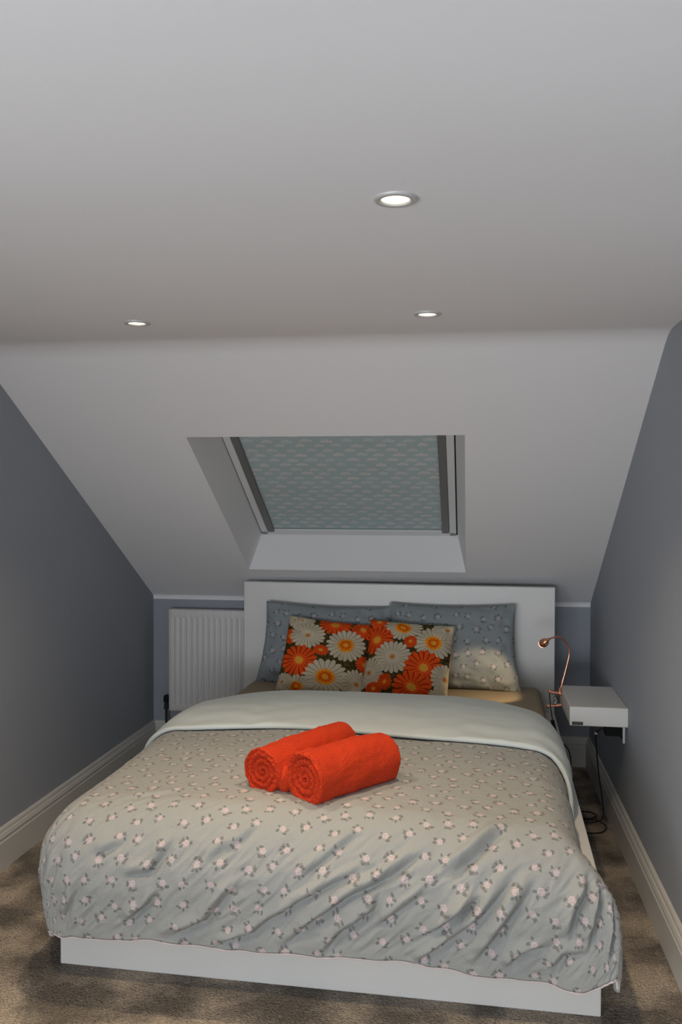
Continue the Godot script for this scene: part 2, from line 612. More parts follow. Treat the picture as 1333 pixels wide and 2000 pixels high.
func ceiling_y(x: float, z: float) -> float:
	var f := FastNoiseLite.new()
	f.seed = 14
	f.frequency = 0.55
	f.fractal_octaves = 2
	return HC + 0.008 * f.get_noise_2d(x * 0.8, z) * smoothstep(0.0, 0.25, z - ZC - 0.075)

func build_shell() -> void:
	var fl := Soup.new()
	fl.box(Vector3(XL - 0.1, -0.1, ZK - 0.1), Vector3(XR + 0.1, 0, ZE + 0.1))
	structure("floor", commit(fl), M.carpet, "mottled brown and beige carpet with brushed pile")
	structure("wall_left", side_wall(XL - 0.14, XL, DAY_WINDOW), M.wall, "blue-grey painted wall on the left under the slope")
	structure("wall_right", side_wall(XR, XR + 0.14), M.wall, "blue-grey painted wall on the right beside the shelf")
	var kw := Soup.new()
	kw.box(Vector3(XL, 0, ZK - 0.1), Vector3(XR, HK, ZK))
	structure("wall_head", commit(kw), M.wall, "low blue-grey wall behind the headboard")
	var ew := Soup.new()
	var ow := END_WINDOW
	for q in [[XL, XR, 0.0, ow[2]], [XL, XR, ow[3], HC], [XL, ow[0], ow[2], ow[3]], [ow[1], XR, ow[2], ow[3]]]:
		ew.box(Vector3(q[0], q[2], ZE), Vector3(q[1], q[3], ZE + 0.12))
	structure("wall_entry", commit(ew), M.wall, "blue-grey wall opposite the bed")
	build_slope()
	# flat ceiling, plaster not quite level
	var v := PackedVector3Array()
	var nu := 60
	var nv := 90
	for j in nv:
		for i in nu:
			var x := lerpf(XL - 0.02, XR + 0.02, i / (nu - 1.0))
			var z := lerpf(ZC + 0.075, ZE, j / (nv - 1.0))
			v.append(Vector3(x, ceiling_y(x, z), z))
	var cl := Soup.new()
	cl.add_mesh(grid_mesh(v, nu, nv, PackedVector2Array(), false), Transform3D.IDENTITY)
	cl.uv = PackedVector2Array()
	for k in cl.n.size():
		if cl.n[k].y > 0: cl.n[k] = -cl.n[k]
	cl.box(Vector3(XL - 0.1, HC + 0.03, ZC + 0.02), Vector3(XR + 0.1, HC + 0.12, ZE + 0.1))
	structure("ceiling", commit(cl), M.ceiling, "flat white ceiling with recessed downlights")
	structure("baseboard_left", baseboard(Vector3(XL, 0, ZK), Vector3(XL, 0, ZE), Vector3.RIGHT), M.trim, "moulded off-white baseboard along the left wall")
	structure("baseboard_right", baseboard(Vector3(XR, 0, ZK), Vector3(XR, 0, ZE), Vector3.LEFT), M.trim, "moulded off-white baseboard along the right wall")
	structure("baseboard_head", baseboard(Vector3(XL, 0, ZK), Vector3(XR, 0, ZK), Vector3.BACK), M.trim, "moulded off-white baseboard along the low wall")

func bar_frame(l: float, r: float, b: float, t: float, w: float, z0: float, z1: float) -> ArrayMesh:
	var s := Soup.new()
	var d := z1 - z0
	for q in [[(l + r) / 2, b + w / 2, r - l, w], [(l + r) / 2, t - w / 2, r - l, w], [l + w / 2, (b + t) / 2, w, t - b], [r - w / 2, (b + t) / 2, w, t - b]]:
		s.add_mesh(rbox(Vector3(q[2], q[3], d), 0.003, 2), at(q[0], q[1], (z0 + z1) / 2))
	s.uv = PackedVector2Array()
	return commit(s)

func build_roof_window() -> void:
	var xf := slope_xf()
	var o := HOLE_OUT
	var w := Node3D.new()
	w.name = "window_1"
	add_child(w)
	w.transform = xf
	tag(w, "white roof window set deep in the sloped ceiling", "", "", "structure")
	part("frame_gap", bar_frame(o[0] - 0.03, o[1] + 0.03, o[2] - 0.03, o[3] + 0.03, 0.045, -DEEP - 0.05, -DEEP - 0.012), M.dark, w)
	part("window_frame", bar_frame(o[0] + 0.006, o[1] - 0.006, o[2] + 0.004, o[3] - 0.006, 0.036, -DEEP - 0.06, -DEEP + 0.010), M.frame, w)
	part("sash", bar_frame(o[0] + 0.040, o[1] - 0.040, o[2] + 0.038, o[3] - 0.040, 0.03, -DEEP - 0.05, -DEEP - 0.006), M.frame, w)
	var g := Soup.new()
	g.box(Vector3(o[0] + 0.065, o[2] + 0.065, -DEEP - 0.043), Vector3(o[1] - 0.065, o[3] - 0.065, -DEEP - 0.039))
	part("pane", commit(g), M.glass, w)
	# blind
	var b := thing("roller_blind", "closed blue-grey roller blind printed with pale clouds in the roof window", "blind", xf)
	var l: float = o[0] + 0.043
	var r: float = o[1] - 0.043
	var y0: float = o[2] + 0.040
	var y1: float = o[3] - 0.045
	for q in [l + 0.019, r - 0.019]: part("side_rail", rbox(Vector3(0.036, y1 - y0, 0.020), 0.003, 2), M.rail, b, at(q, (y0 + y1) / 2, -DEEP + 0.006))
	part("bottom_bar", rbox(Vector3(r - l - 0.076, 0.016, 0.012), 0.003, 2), M.frame, b, at((l + r) / 2, y0 + 0.010, -DEEP + 0.008))
	part("cassette", rbox(Vector3(r - l, 0.05, 0.04), 0.008, 2), M.frame, b, at((l + r) / 2, y1 - 0.025, -DEEP + 0.018))
	var v := PackedVector3Array()
	var uv := PackedVector2Array()
	var nx := 12
	var ny := 40
	for j in ny:
		for i in nx:
			var x := lerpf(l + 0.030, r - 0.030, i / (nx - 1.0))
			var y := lerpf(y0 + 0.016, y1 - 0.02, j / (ny - 1.0))
			v.append(Vector3(x, y, -DEEP - 0.001 + 0.0012 * sin(y * 31.0)))
			uv.append(Vector2(x, -y) / 0.56)
	part("blind_fabric", grid_mesh(v, nx, ny, uv, false), M.blind, b)

func build_day_window(called: String, q: Array, xf: Transform3D, label: String) -> void:
	var w := Node3D.new()
	w.name = called
	add_child(w)
	w.transform = xf                                  # own axes: Z into the room
	tag(w, label, "", "", "structure")
	var h: float = (q[1] - q[0]) / 2
	part("window_frame", bar_frame(-h, h, q[2], q[3], 0.045, -0.11, -0.05), M.frame, w)
	part("mullion", rbox(Vector3(0.04, q[3] - q[2] - 0.09, 0.05), 0.003, 2), M.frame, w, at(0, (q[2] + q[3]) / 2, -0.08))
	part("window_sill", rbox(Vector3(2 * h + 0.06, 0.03, 0.16), 0.006, 2), M.frame, w, at(0, q[2] + 0.005, -0.03))
	for sgn in [-1, 1]:
		var g := Soup.new()
		g.box(Vector3(minf(sgn * 0.02, sgn * (h - 0.045)), q[2] + 0.045, -0.082), Vector3(maxf(sgn * 0.02, sgn * (h - 0.045)), q[3] - 0.045, -0.078))
		part("pane", commit(g), M.glass, w)

# ---------------------------------------------------------------- lamps
func downlight(x: float, z: float, label: String, energy: float) -> void:
	var t := thing("downlight", label, "downlight", at(x, ceiling_y(x, z) - 0.0006, z), "recessed ceiling downlights")
	part("bezel", lathe([[0.0265, -0.001], [0.0285, -0.0045], [0.0315, -0.0052], [0.0325, -0.0035], [0.0335, -0.0052], [0.0385, -0.0048], [0.0405, -0.0030], [0.0415, 0.0], [0.0415, 0.012]], 48), M.bezel, t)
	part("lens", lathe([[0.0, -0.0022], [0.018, -0.0022], [0.0268, -0.0008], [0.0268, 0.006]], 40), M.lens, t)
	var l := SpotLight3D.new()
	l.name = "downlight_beam"
	t.add_child(l)
	l.position = Vector3(0, -0.008, 0)
	l.rotation_degrees.x = -90
	l.light_color = Color(1.0, 0.895, 0.76)
	l.light_energy = energy
	l.light_size = 0.022
	l.spot_angle = 55.0
	l.spot_angle_attenuation = 1.0
	l.spot_range = 9.0
	l.spot_attenuation = 2.0
	l.shadow_enabled = true

# ---------------------------------------------------------------- bed
func build_bed() -> void:
	var t := thing("bed_frame", "white laminate double bed frame with tall plain headboard", "bed", bed(0, 0, 0))
	part("headboard", rbox(Vector3(1.638, 1.004, 0.0525), 0.004, 2), M.white, t, at(0, 0.502, 0.02625))
	for sgn in [-1, 1]: part("side_rail", rbox(Vector3(0.05, 0.367, 2.0075), 0.004, 2), M.white, t, at(sgn * 0.794, 0.1835, 0.0525 + 1.00375))
	part("foot_panel", rbox(Vector3(1.638, 0.367, 0.05), 0.004, 2), M.white, t, at(0, 0.1835, 2.085))
	part("slatted_base", rbox(Vector3(1.538, 0.04, 2.0075), 0.004, 2), M.white, t, at(0, 0.18, 0.0525 + 1.00375))
	# mattress in its sheet
	var m := rbox(Vector3(1.50, 0.30, 1.98), 0.045, 4, 24)
	var arr := m.surface_get_arrays(0)
	var vs: PackedVector3Array = arr[Mesh.ARRAY_VERTEX]
	var f := FastNoiseLite.new()
	f.seed = 3
	f.frequency = 4.0
	for k in vs.size():
		var p := vs[k]
		if p.y > 0.1: p.y += 0.003 * f.get_noise_2d(p.x, p.z)
		vs[k] = p
	arr[Mesh.ARRAY_VERTEX] = vs
	var m2 := ArrayMesh.new()
	m2.add_surface_from_arrays(Mesh.PRIMITIVE_TRIANGLES, arr)
	var mo := part("mattress", m2, M.sheet, self, bed(0, 0.35, 1.052))
	tag(mo, "mattress in a plain khaki brown fitted sheet between headboard and duvet", "mattress")

# shape of the duvet: a sheet coordinate (a across, b along) to a point in the bed's own axes
const DX_L := -0.70
const DX_R := 0.66
const DZ := 2.06

func drop_profile(r: float, R: float, inward := 1.0) -> Vector2:
	var q := R * 1.745
	var phi := minf(r, q) / R
	var e := maxf(r - q, 0.0)
	var out := lerpf(R * sin(minf(phi, PI / 2)), R * sin(phi) - e * 0.17, inward)
	return Vector2(out, R * (1.0 - cos(phi)) + e * 0.985)

func duvet_point(a: float, b: float) -> Vector3:
	var fl := smoothstep(2.08, 2.27, b)
	var el := maxf(DX_L - a, 0.0)
	var er := maxf(a - DX_R, 0.0)
	var eb := maxf(b - DZ, 0.0)
	var ea := el + er
	var Ra := 0.108 + 0.102 * fl if er > 0.0 else 0.16
	var Rb := 0.20
	var w := (ea * ea + 1e-9) / (ea * ea + eb * eb + 2e-9)
	var R := Ra * w + Rb * (1.0 - w)
	var pw := 4.0 if er > 0.0 else 3.0
	var r := pow(pow(ea, pw) + pow(eb, pw), 1.0 / pw)
	var n := sqrt(ea * ea + eb * eb) + 1e-9
	var inward := 1.0 - (1.0 if er > 0.0 else 0.15) * smoothstep(0.0, 0.12, minf(ea, eb))     # at the corners the cloth hangs nearly plumb
	var o := drop_profile(r, R, inward)
	var oa := drop_profile(ea, Ra, inward)
	var ob := drop_profile(eb, Rb, inward)
	var sq := 0.7 if er > 0.0 else 0.25
	var ox := o.x * ea / n * (1.0 - sq) + oa.x * sq
	var oz := o.x * eb / n * (1.0 - sq) + ob.x * sq
	var th := (0.066 - 0.022 * smoothstep(0.9, 2.0, b)) * (1.0 - 0.35 * pow(clampf(absf(a) / 0.7, 0, 1), 3.0))
	return Vector3(clampf(a, DX_L, DX_R) + (ox if er > el else -ox), 0.50 + th - o.y, minf(b, DZ) + oz)

# creases of the duvet, as lines on the sheet: points, depth, width
const CREASES := [
	[[[-0.541, 2.496], [-0.469, 2.437], [-0.428, 2.381]], 0.013, 0.014],
	[[[-0.554, 2.359], [-0.46, 2.34], [-0.415, 2.274], [-0.392, 2.229]], 0.011, 0.016],
	[[[-0.645, 2.303], [-0.563, 2.266], [-0.496, 2.2]], 0.006, 0.016],
	[[[-0.424, 2.541], [-0.297, 2.481], [-0.23, 2.392], [-0.171, 2.352]], 0.012, 0.016],
	[[[-0.275, 2.556], [-0.158, 2.511], [-0.058, 2.411]], 0.012, 0.015],
	[[[-0.117, 2.478], [-0.018, 2.396], [0.077, 2.337], [0.19, 2.281]], 0.012, 0.014],
	[[[-0.076, 2.544], [0.027, 2.448], [0.117, 2.374], [0.221, 2.315], [0.293, 2.259], [0.356, 2.233]], 0.014, 0.015],
	[[[0.045, 2.552], [0.104, 2.478], [0.194, 2.407], [0.221, 2.315]], 0.013, 0.016],
	[[[0.311, 2.552], [0.388, 2.489], [0.451, 2.429]], 0.013, 0.016],
	[[[0.352, 2.463], [0.442, 2.381], [0.478, 2.322]], 0.014, 0.016],
	[[[-0.018, 2.329], [0.041, 2.281], [0.117, 2.211], [0.163, 2.185]], 0.008, 0.013],
	[[[0.397, 2.292], [0.469, 2.229], [0.523, 2.166], [0.577, 2.111]], 0.016, 0.019],
	[[[0.402, 2.407], [0.465, 2.359], [0.496, 2.322]], 0.011, 0.014],
	[[[0.469, 2.533], [0.523, 2.455], [0.577, 2.37], [0.609, 2.318], [0.636, 2.27]], 0.016, 0.018],
	[[[0.559, 2.53], [0.6, 2.485], [0.686, 2.437]], 0.013, 0.016],
	[[[0.735, 2.42], [0.753, 2.348], [0.789, 2.292], [0.789, 2.234]], 0.015, 0.017],
	[[[0.80, 2.44], [0.835, 2.33], [0.845, 2.24]], 0.014, 0.016],
	[[[0.90, 2.46], [0.915, 2.36], [0.90, 2.25]], 0.010, 0.016],
	[[[0.429, 2.444], [0.487, 2.396], [0.532, 2.333], [0.6, 2.24]], 0.014, 0.016],
	[[[-0.76, 2.49], [-0.70, 2.43], [-0.66, 2.35]], 0.009, 0.016],
	[[[-0.86, 2.42], [-0.80, 2.36], [-0.75, 2.26]], 0.006, 0.018],
	[[[-0.30, 2.30], [-0.20, 2.24], [-0.13, 2.17]], 0.006, 0.015],
	[[[0.20, 2.45], [0.30, 2.37], [0.36, 2.32]], 0.009, 0.015],
	[[[0.68, 2.52], [0.72, 2.47], [0.80, 2.45]], 0.010, 0.015],
	[[[-0.62, 2.10], [-0.50, 2.06], [-0.42, 2.00]], 0.003, 0.016],
]

func crease_depth(a: float, b: float) -> float:
	var d := 0.0
	for c in CREASES:
		var pts: Array = c[0]
		var w: float = c[2] * 0.68
		var reach := w * 6.0
		if a < pts[0][0] - reach or a > pts[-1][0] + reach or b > pts[0][1] + reach or b < pts[-1][1] - reach: continue
		var best := 1e9
		var side := 1.0
		var along := 0.0
		for i in pts.size() - 1:
			var p := Vector2(pts[i][0], pts[i][1])
			var e := Vector2(pts[i + 1][0], pts[i + 1][1]) - p
			var q := Vector2(a, b) - p
			var t := clampf(q.dot(e) / e.length_squared(), 0, 1)
			var off := q - e * t
			var l := off.length()
			if l < best:
				best = l
				side = signf(e.x * q.y - e.y * q.x)
				along = (i + t) / (pts.size() - 1)
		var taper := smoothstep(-0.02, 0.22, along) * smoothstep(1.0, 0.55, along) * 0.9 + 0.1
		if along <= 0.0 or along >= 1.0: taper *= exp(-pow(best / w, 2.0) * 0.5)
		var s := best * side / w
		d += c[1] * 1.45 * taper * (-exp(-s * s) + 0.85 * exp(-pow((s + 2.1) / 1.5, 2.0)))
	return d

func build_duvet() -> void:
	var f := FastNoiseLite.new()
	f.seed = 8
	f.frequency = 3.2
	f.fractal_octaves = 3
	var f2 := FastNoiseLite.new()
	f2.seed = 28
	f2.frequency = 6.0
	f2.fractal_octaves = 2
	var nu := 460
	var nv := 380
	var B0 := 0.80
	var pos := PackedVector3Array()
	var ab := PackedVector2Array()
	for j in nv:
		var tb := j / (nv - 1.0)
		var b := lerpf(B0, 2.552, 1.0 - pow(1.0 - tb, 1.25))
		var fl := smoothstep(2.08, 2.27, b)
		for i in nu:
			var u := i / (nu - 1.0)
			var aL := -1.10 + 0.06 * fl
			var aR := 0.885 + 0.195 * fl
			var a := lerpf(aL, aR, u)
			# the lower hem is not straight
			var bb := b - 0.05 * smoothstep(-0.76, -1.02, a) * smoothstep(2.2, 2.552, b) - 0.085 * smoothstep(0.78, 1.06, a) * smoothstep(2.2, 2.552, b) + 0.016 * f.get_noise_1d(a * 0.9) * smoothstep(2.3, 2.552, b)
			ab.append(Vector2(a, bb))
			pos.append(duvet_point(a, bb))
	var flat := grid_mesh(pos, nu, nv, PackedVector2Array(), true)
	var nrm: PackedVector3Array = flat.surface_get_arrays(0)[Mesh.ARRAY_NORMAL]
	var outer := PackedVector3Array()
	var uv := PackedVector2Array()
	for k in pos.size():
		var a := ab[k].x
		var b := ab[k].y
		var front := smoothstep(1.95, 2.25, b)
		var d := crease_depth(a, b)
		# soft diagonal puckers between the creases
		var q := (a * 0.78 + (b - 2.3) * 0.72)
		var ridge := 1.0 - absf(f2.get_noise_2d(q * 3.4, (a - b) * 0.55)) * 2.0
		d += front * 0.004 * (ridge - 0.5) * smoothstep(2.552, 2.50, b)
		d += 0.010 * f.get_noise_2d(a * 0.55, b * 0.55) * (0.35 + 0.65 * front)
		d += 0.0018 * f2.get_noise_2d(a * 2.0, b * 2.0) * smoothstep(2.552, 2.53, b)
		# gathers running along the tucked right side
		var rs := smoothstep(0.62, 0.74, a) * (1.0 - smoothstep(1.7, 1.95, b))
		d += rs * 0.003 * sin(b * 26.0 + 3.0 * f.get_noise_1d(b * 2.0))
		d *= 1.0 - 0.85 * smoothstep(0.92, 1.04, a)
		outer.append(pos[k] + nrm[k] * d)
		uv.append(Vector2(a, b) / 0.30)
	var t := thing("duvet", "puffy grey duvet with pale rose sprig print, folded back at the top", "duvet", bed(0, 0, 0))
	var s := Soup.new()
	s.add_mesh(grid_mesh(outer, nu, nv, uv, true), Transform3D.IDENTITY)
	# underside, and the rolled edge joining it
	var inner := PackedVector3Array()
	for k in outer.size(): inner.append(outer[k] - nrm[k] * 0.022)
	s.add_mesh(grid_mesh(inner, nu, nv, uv, false), Transform3D.IDENTITY)
	for edge in [[0, 1, nu, 0], [(nv - 1) * nu, 1, nu, 0], [0, nu, nv, 0], [nu - 1, nu, nv, 0]]:
		var n: int = edge[2]
		var ev := PackedVector3Array()
		var euv := PackedVector2Array()
		for row in 5:
			for k in n:
				var id: int = edge[0] + k * edge[1]
				var inward := id
				var c := (outer[id] + inner[id]) * 0.5
				var out := Vector3.ZERO
				if edge[0] == (nv - 1) * nu and edge[1] == 1: out = (outer[id] - outer[id - nu]).normalized()
				elif edge[0] == 0 and edge[1] == 1: out = (outer[id] - outer[id + nu]).normalized()
				elif edge[0] == 0: out = (outer[id] - outer[id + 1]).normalized()
				else: out = (outer[id] - outer[id - 1]).normalized()
				var an := PI * row / 4.0
				ev.append(c + (outer[id] - c) * cos(an) + out * 0.009 * sin(an))
				euv.append(uv[inward])
		s.add_mesh(grid_mesh(ev, n, 5, euv, true), Transform3D.IDENTITY)
	part("duvet_cover", commit(s), M.duvet, t)
	# piping along the lower hem
	var hem := PackedVector3Array()
	for i in range(3, nu - 3, 2):
		var id := (nv - 1) * nu + i
		var out := (outer[id] - outer[id - nu]).normalized()
		hem.append((outer[id] * 0.7 + inner[id] * 0.3) + out * 0.009)
	part("piping", tube(hem, 0.0042, 6), M.piping, t)
	# folded back band: pale lining side up
	var bn := 150
	var rows := PackedVector3Array()
	var ns := 74
	for j in ns:
		var tj := j / (ns - 1.0)
		for i in bn:
			var a := lerpf(-1.05, 0.90, i / (bn - 1.0))
			var x := clampf(a, -1, 1)
			# where the fold lies: bends towards the foot at both sides
			var bend := 0.42 * pow(clampf((absf(a) - 0.30) / 0.60, 0, 1.1), 2.4)
			var far := 0.74 + bend
			var near := 1.345 + 0.02 * sin(a * 7.0) + (0.10 if a > 0 else -0.02) * pow(clampf(absf(a) / 0.8, 0, 1.1), 2.0)
			if a > 0.72: near += 0.9 * (a - 0.72)
			var lift := 0.0
			var b := 0.0
			if tj < 0.16:
				# the roll of the fold, from below round the back to the top
				var an := lerpf(-PI * 0.5, PI * 0.5, tj / 0.16)
				b = far + 0.03 - 0.034 * cos(an)
				lift = -0.010 + 0.036 * sin(an)
			elif tj > 0.95:
				var an := (tj - 0.95) / 0.05 * PI
				b = near + 0.008 * sin(an)
				lift = 0.016 + 0.008 * cos(an) - 0.004
			else:
				var k := (tj - 0.16) / 0.79
				b = lerpf(far + 0.03, near, k)
				lift = lerpf(0.026, 0.020, k) + 0.010 * sin(k * PI)
				lift += 0.0035 * sin(b * 40.0 + 2.0 * a + 4.0 * f.get_noise_1d(a)) * smoothstep(0.25, 0.9, k) * (0.4 + 0.6 * absf(x))
				lift += 0.006 * f.get_noise_2d(a, b)
			var p := duvet_point(a, b)
			var e := 0.004
			var nn := (duvet_point(a, b + e) - p).cross(duvet_point(a + e, b) - p).normalized()
			rows.append(p + nn * lift)
	part("turned_back_band", grid_mesh(rows, bn, ns, PackedVector2Array(), true), M.lining, t)

# ---------------------------------------------------------------- pillows, cushions, towels
func pillow_mesh(w: float, h: float, thick: float, pinch: float, sd: int, tile: float, uv_span := false, power := 0.42, taper := 0.0) -> ArrayMesh:
	var f := FastNoiseLite.new()
	f.seed = sd
	f.frequency = 5.0
	f.fractal_octaves = 3
	var n := 56
	var s := Soup.new()
	for sgn in [1.0, -1.0]:
		var v := PackedVector3Array()
		var uv := PackedVector2Array()
		for j in n:
			for i in n:
				var u := sin((i / (n - 1.0) * 2.0 - 1.0) * PI / 2)
				var q := sin((j / (n - 1.0) * 2.0 - 1.0) * PI / 2)
				var x := w * 0.5 * u * (1.0 - pinch * (1.0 - q * q)) * (1.0 - taper * q)
				var y := h * 0.5 * q * (1.0 - pinch * 1.1 * (1.0 - u * u))
				var body := pow(maxf((1.0 - u * u) * (1.0 - q * q), 0.0), power)
				var edge := minf(1.0, (1.0 - maxf(absf(u), absf(q))) * 8.0)
				var z: float = thick * 0.5 * body * sgn
				# puckers that run in from the seams
				var pk := 0.010 * sin(u * 19.0 + 3.0 * f.get_noise_2d(u, 0.0)) * pow(absf(q), 3.0) + 0.006 * sin(q * 15.0 + sd) * pow(absf(u), 3.0)
				z += (0.016 * f.get_noise_2d(x * 2.2, y * 2.2 + sgn) + pk) * edge * sgn
				z += 0.006 * f.get_noise_2d(u * 0.7 + 9.0, q * 0.7)
				v.append(Vector3(x, y, z))
				uv.append(Vector2(u * 0.5 + 0.5, 0.5 - q * 0.5) if uv_span else Vector2(x, -y) / tile)
		s.add_mesh(grid_mesh(v, n, n, uv, sgn < 0), Transform3D.IDENTITY)
	return commit(s)

func pillow_edge(w: float, h: float, pinch: float, sd: int, taper := 0.0) -> PackedVector3Array:
	var f := FastNoiseLite.new()
	f.seed = sd
	f.frequency = 5.0
	f.fractal_octaves = 3
	var pts := PackedVector3Array()
	var n := 40
	for side in 4:
		for k in n:
			var t := k / float(n) * 2.0 - 1.0
			var u: float = [t, 1.0, -t, -1.0][side]
			var q: float = [-1.0, t, 1.0, -t][side]
			var x := w * 0.5 * u * (1.0 - pinch * (1.0 - q * q)) * (1.0 - taper * q)
			var y := h * 0.5 * q * (1.0 - pinch * 1.1 * (1.0 - u * u))
			pts.append(Vector3(x, y, 0.006 * f.get_noise_2d(u * 0.7 + 9.0, q * 0.7)))
	pts.append(pts[0])
	return pts

func build_pillows() -> void:
	var rows := [
		["pillow", "grey sprig-print pillow against headboard behind the left daisy cushion", Vector3(-0.345, 0.690, 0.150), Vector3(-10, 1, -1.5), Vector2(0.70, 0.425), 0.18, 5],
		["pillow", "grey sprig-print pillow against headboard behind the right daisy cushion", Vector3(0.300, 0.703, 0.155), Vector3(-11, -2, 0.5), Vector2(0.67, 0.435), 0.18, 9],
	]
	for r in rows:
		var b := Basis.from_euler(Vector3(deg_to_rad(r[3].x), deg_to_rad(r[3].y), deg_to_rad(r[3].z)))
		var t := thing(r[0], r[1], "pillow", bed_xf * Transform3D(b, r[2]), "bed pillows at the headboard")
		part("pillowcase", pillow_mesh(r[4].x, r[4].y, r[5], 0.06, r[6], 0.30, false, 0.42, 0.045), M.pillow, t)
		part("seam", tube(pillow_edge(r[4].x, r[4].y, 0.06, r[6], 0.045), 0.0028, 6), M.pillow, t)
	var left := [[0.16, 0.06, 0.16, 0, 0.8], [0.06, 0.30, 0.10, 2, 1.0], [0.57, 0.07, 0.18, 2, 0.8], [0.90, 0.10, 0.13, 2, 1.0], [0.07, 0.06, 0.09, 0, 0.8],
		[0.27, 0.27, 0.20, 0, 0.85], [0.74, 0.35, 0.21, 1, 0.95], [0.46, 0.46, 0.09, 2, 0.75], [0.22, 0.62, 0.20, 2, 0.95], [0.56, 0.80, 0.25, 1, 0.85],
		[0.24, 0.95, 0.17, 1, 0.75], [0.92, 0.82, 0.16, 0, 1.0], [0.06, 0.90, 0.13, 0, 0.8], [0.99, 0.55, 0.10, 2, 1.0]]
	var right := [[0.12, 0.04, 0.12, 2, 0.7], [0.42, 0.10, 0.21, 1, 0.8], [0.12, 0.30, 0.19, 2, 1.0], [0.80, 0.28, 0.21, 1, 1.0], [0.53, 0.29, 0.075, 2, 1.1], [0.93, 0.08, 0.16, 0, 0.9],
		[0.34, 0.52, 0.21, 0, 0.95], [0.08, 0.74, 0.17, 0, 1.1], [0.72, 0.62, 0.21, 2, 1.0], [0.60, 0.88, 0.21, 2, 0.9], [0.28, 0.84, 0.08, 2, 1.3], [0.16, 0.93, 0.09, 2, 0.9],
		[0.97, 0.72, 0.15, 0, 1.2], [0.93, 0.96, 0.14, 0, 0.8]]
	var cus := [
		["left daisy cushion with cream and orange flowers, nearest the radiator", Vector3(-0.318, 0.657, 0.325), Vector3(-28, 3, -6), Vector2(0.44, 0.395), 0.15, 15, left],
		["right daisy cushion with orange and cream flowers, nearest the copper lamp", Vector3(0.096, 0.657, 0.330), Vector3(-28, -3, -3), Vector2(0.43, 0.395), 0.15, 19, right],
	]
	for r in cus:
		var b := Basis.from_euler(Vector3(deg_to_rad(r[2].x), deg_to_rad(r[2].y), deg_to_rad(r[2].z)))
		var t := thing("cushion", r[0], "cushion", bed_xf * Transform3D(b, r[1]), "retro daisy cushions")
		var m := fabric("daisy_linen", cushion_print(r[6], r[5]), Color.WHITE, 0.3)
		part("cushion_cover", pillow_mesh(r[3].x, r[3].y, r[4], 0.045, r[5], 1.0, true, 0.36), m, t)
		part("seam", tube(pillow_edge(r[3].x, r[3].y, 0.045, r[5]), 0.0026, 6), M.sheet, t)

# rolled towel along x, centred; radius r; the spiral shows at both ends
func towel_mesh(length: float, r: float, sd: int, seam: float) -> ArrayMesh:
	var f := FastNoiseLite.new()
	f.seed = sd
	f.frequency = 9.0
	f.fractal_octaves = 3
	var sides := 96
	var v := PackedVector3Array()
	var prof := []
	for k in 22: prof.append([0.02 + 0.86 * k / 21.0, -1.0, 0.0])
	for k in 7:
		var an := PI / 2 * k / 6.0
		prof.append([0.88 + 0.12 * sin(an), -1.0, (1.0 - cos(an)) * 0.12])
	var body := 40
	for k in body: prof.append([1.0, lerpf(-1.0, 1.0, (k + 1.0) / (body + 1.0)), 0.12])
	for k in 7:
		var an := PI / 2 * (1.0 - k / 6.0)
		prof.append([0.88 + 0.12 * sin(an), 1.0, (1.0 - cos(an)) * 0.12])
	for k in 22: prof.append([0.88 - 0.86 * k / 21.0, 1.0, 0.0])
	for p in prof:
		for k in sides + 1:
			var an := TAU * (k % sides) / sides
			var rr: float = p[0]
			var x: float = p[1] * (length / 2 - p[2] * r)
			var turn := fposmod((an - seam) / TAU, 1.0)
			# the outer end of the cloth is a step where the wrap begins
			var wrap := 1.0 + 0.09 * turn * smoothstep(0.0, 0.05, turn) * smoothstep(1.0, 0.965, turn)
			if rr < 0.98:
				# spiral of the wound cloth
				var ph := fposmod(rr * 3.6 - turn, 1.0)
				var valley := exp(-pow((ph - 0.5) / 0.17, 2.0))
				x -= signf(p[1]) * r * (0.20 * valley * smoothstep(1.0, 0.75, rr) + 0.10 * (1.0 - rr))
				x += signf(p[1]) * r * 0.10 * f.get_noise_2d(cos(an) * rr * 0.5, sin(an) * rr * 0.5)
			var rad: float = rr * r * wrap
			var lump := 1.0 + 0.028 * f.get_noise_3d(x * 6.0, cos(an) * 0.5, sin(an) * 0.5) + 0.09 * f.get_noise_3d(x * 0.8, cos(an) * 0.08, sin(an) * 0.08)
			var py := cos(an) * rad * lump
			var pz := sin(an) * rad * lump
			if py < -0.82 * r: py = -0.82 * r + (py + 0.82 * r) * 0.3
			v.append(Vector3(x, py, pz))
	return grid_mesh(v, sides + 1, prof.size(), PackedVector2Array(), true, true)

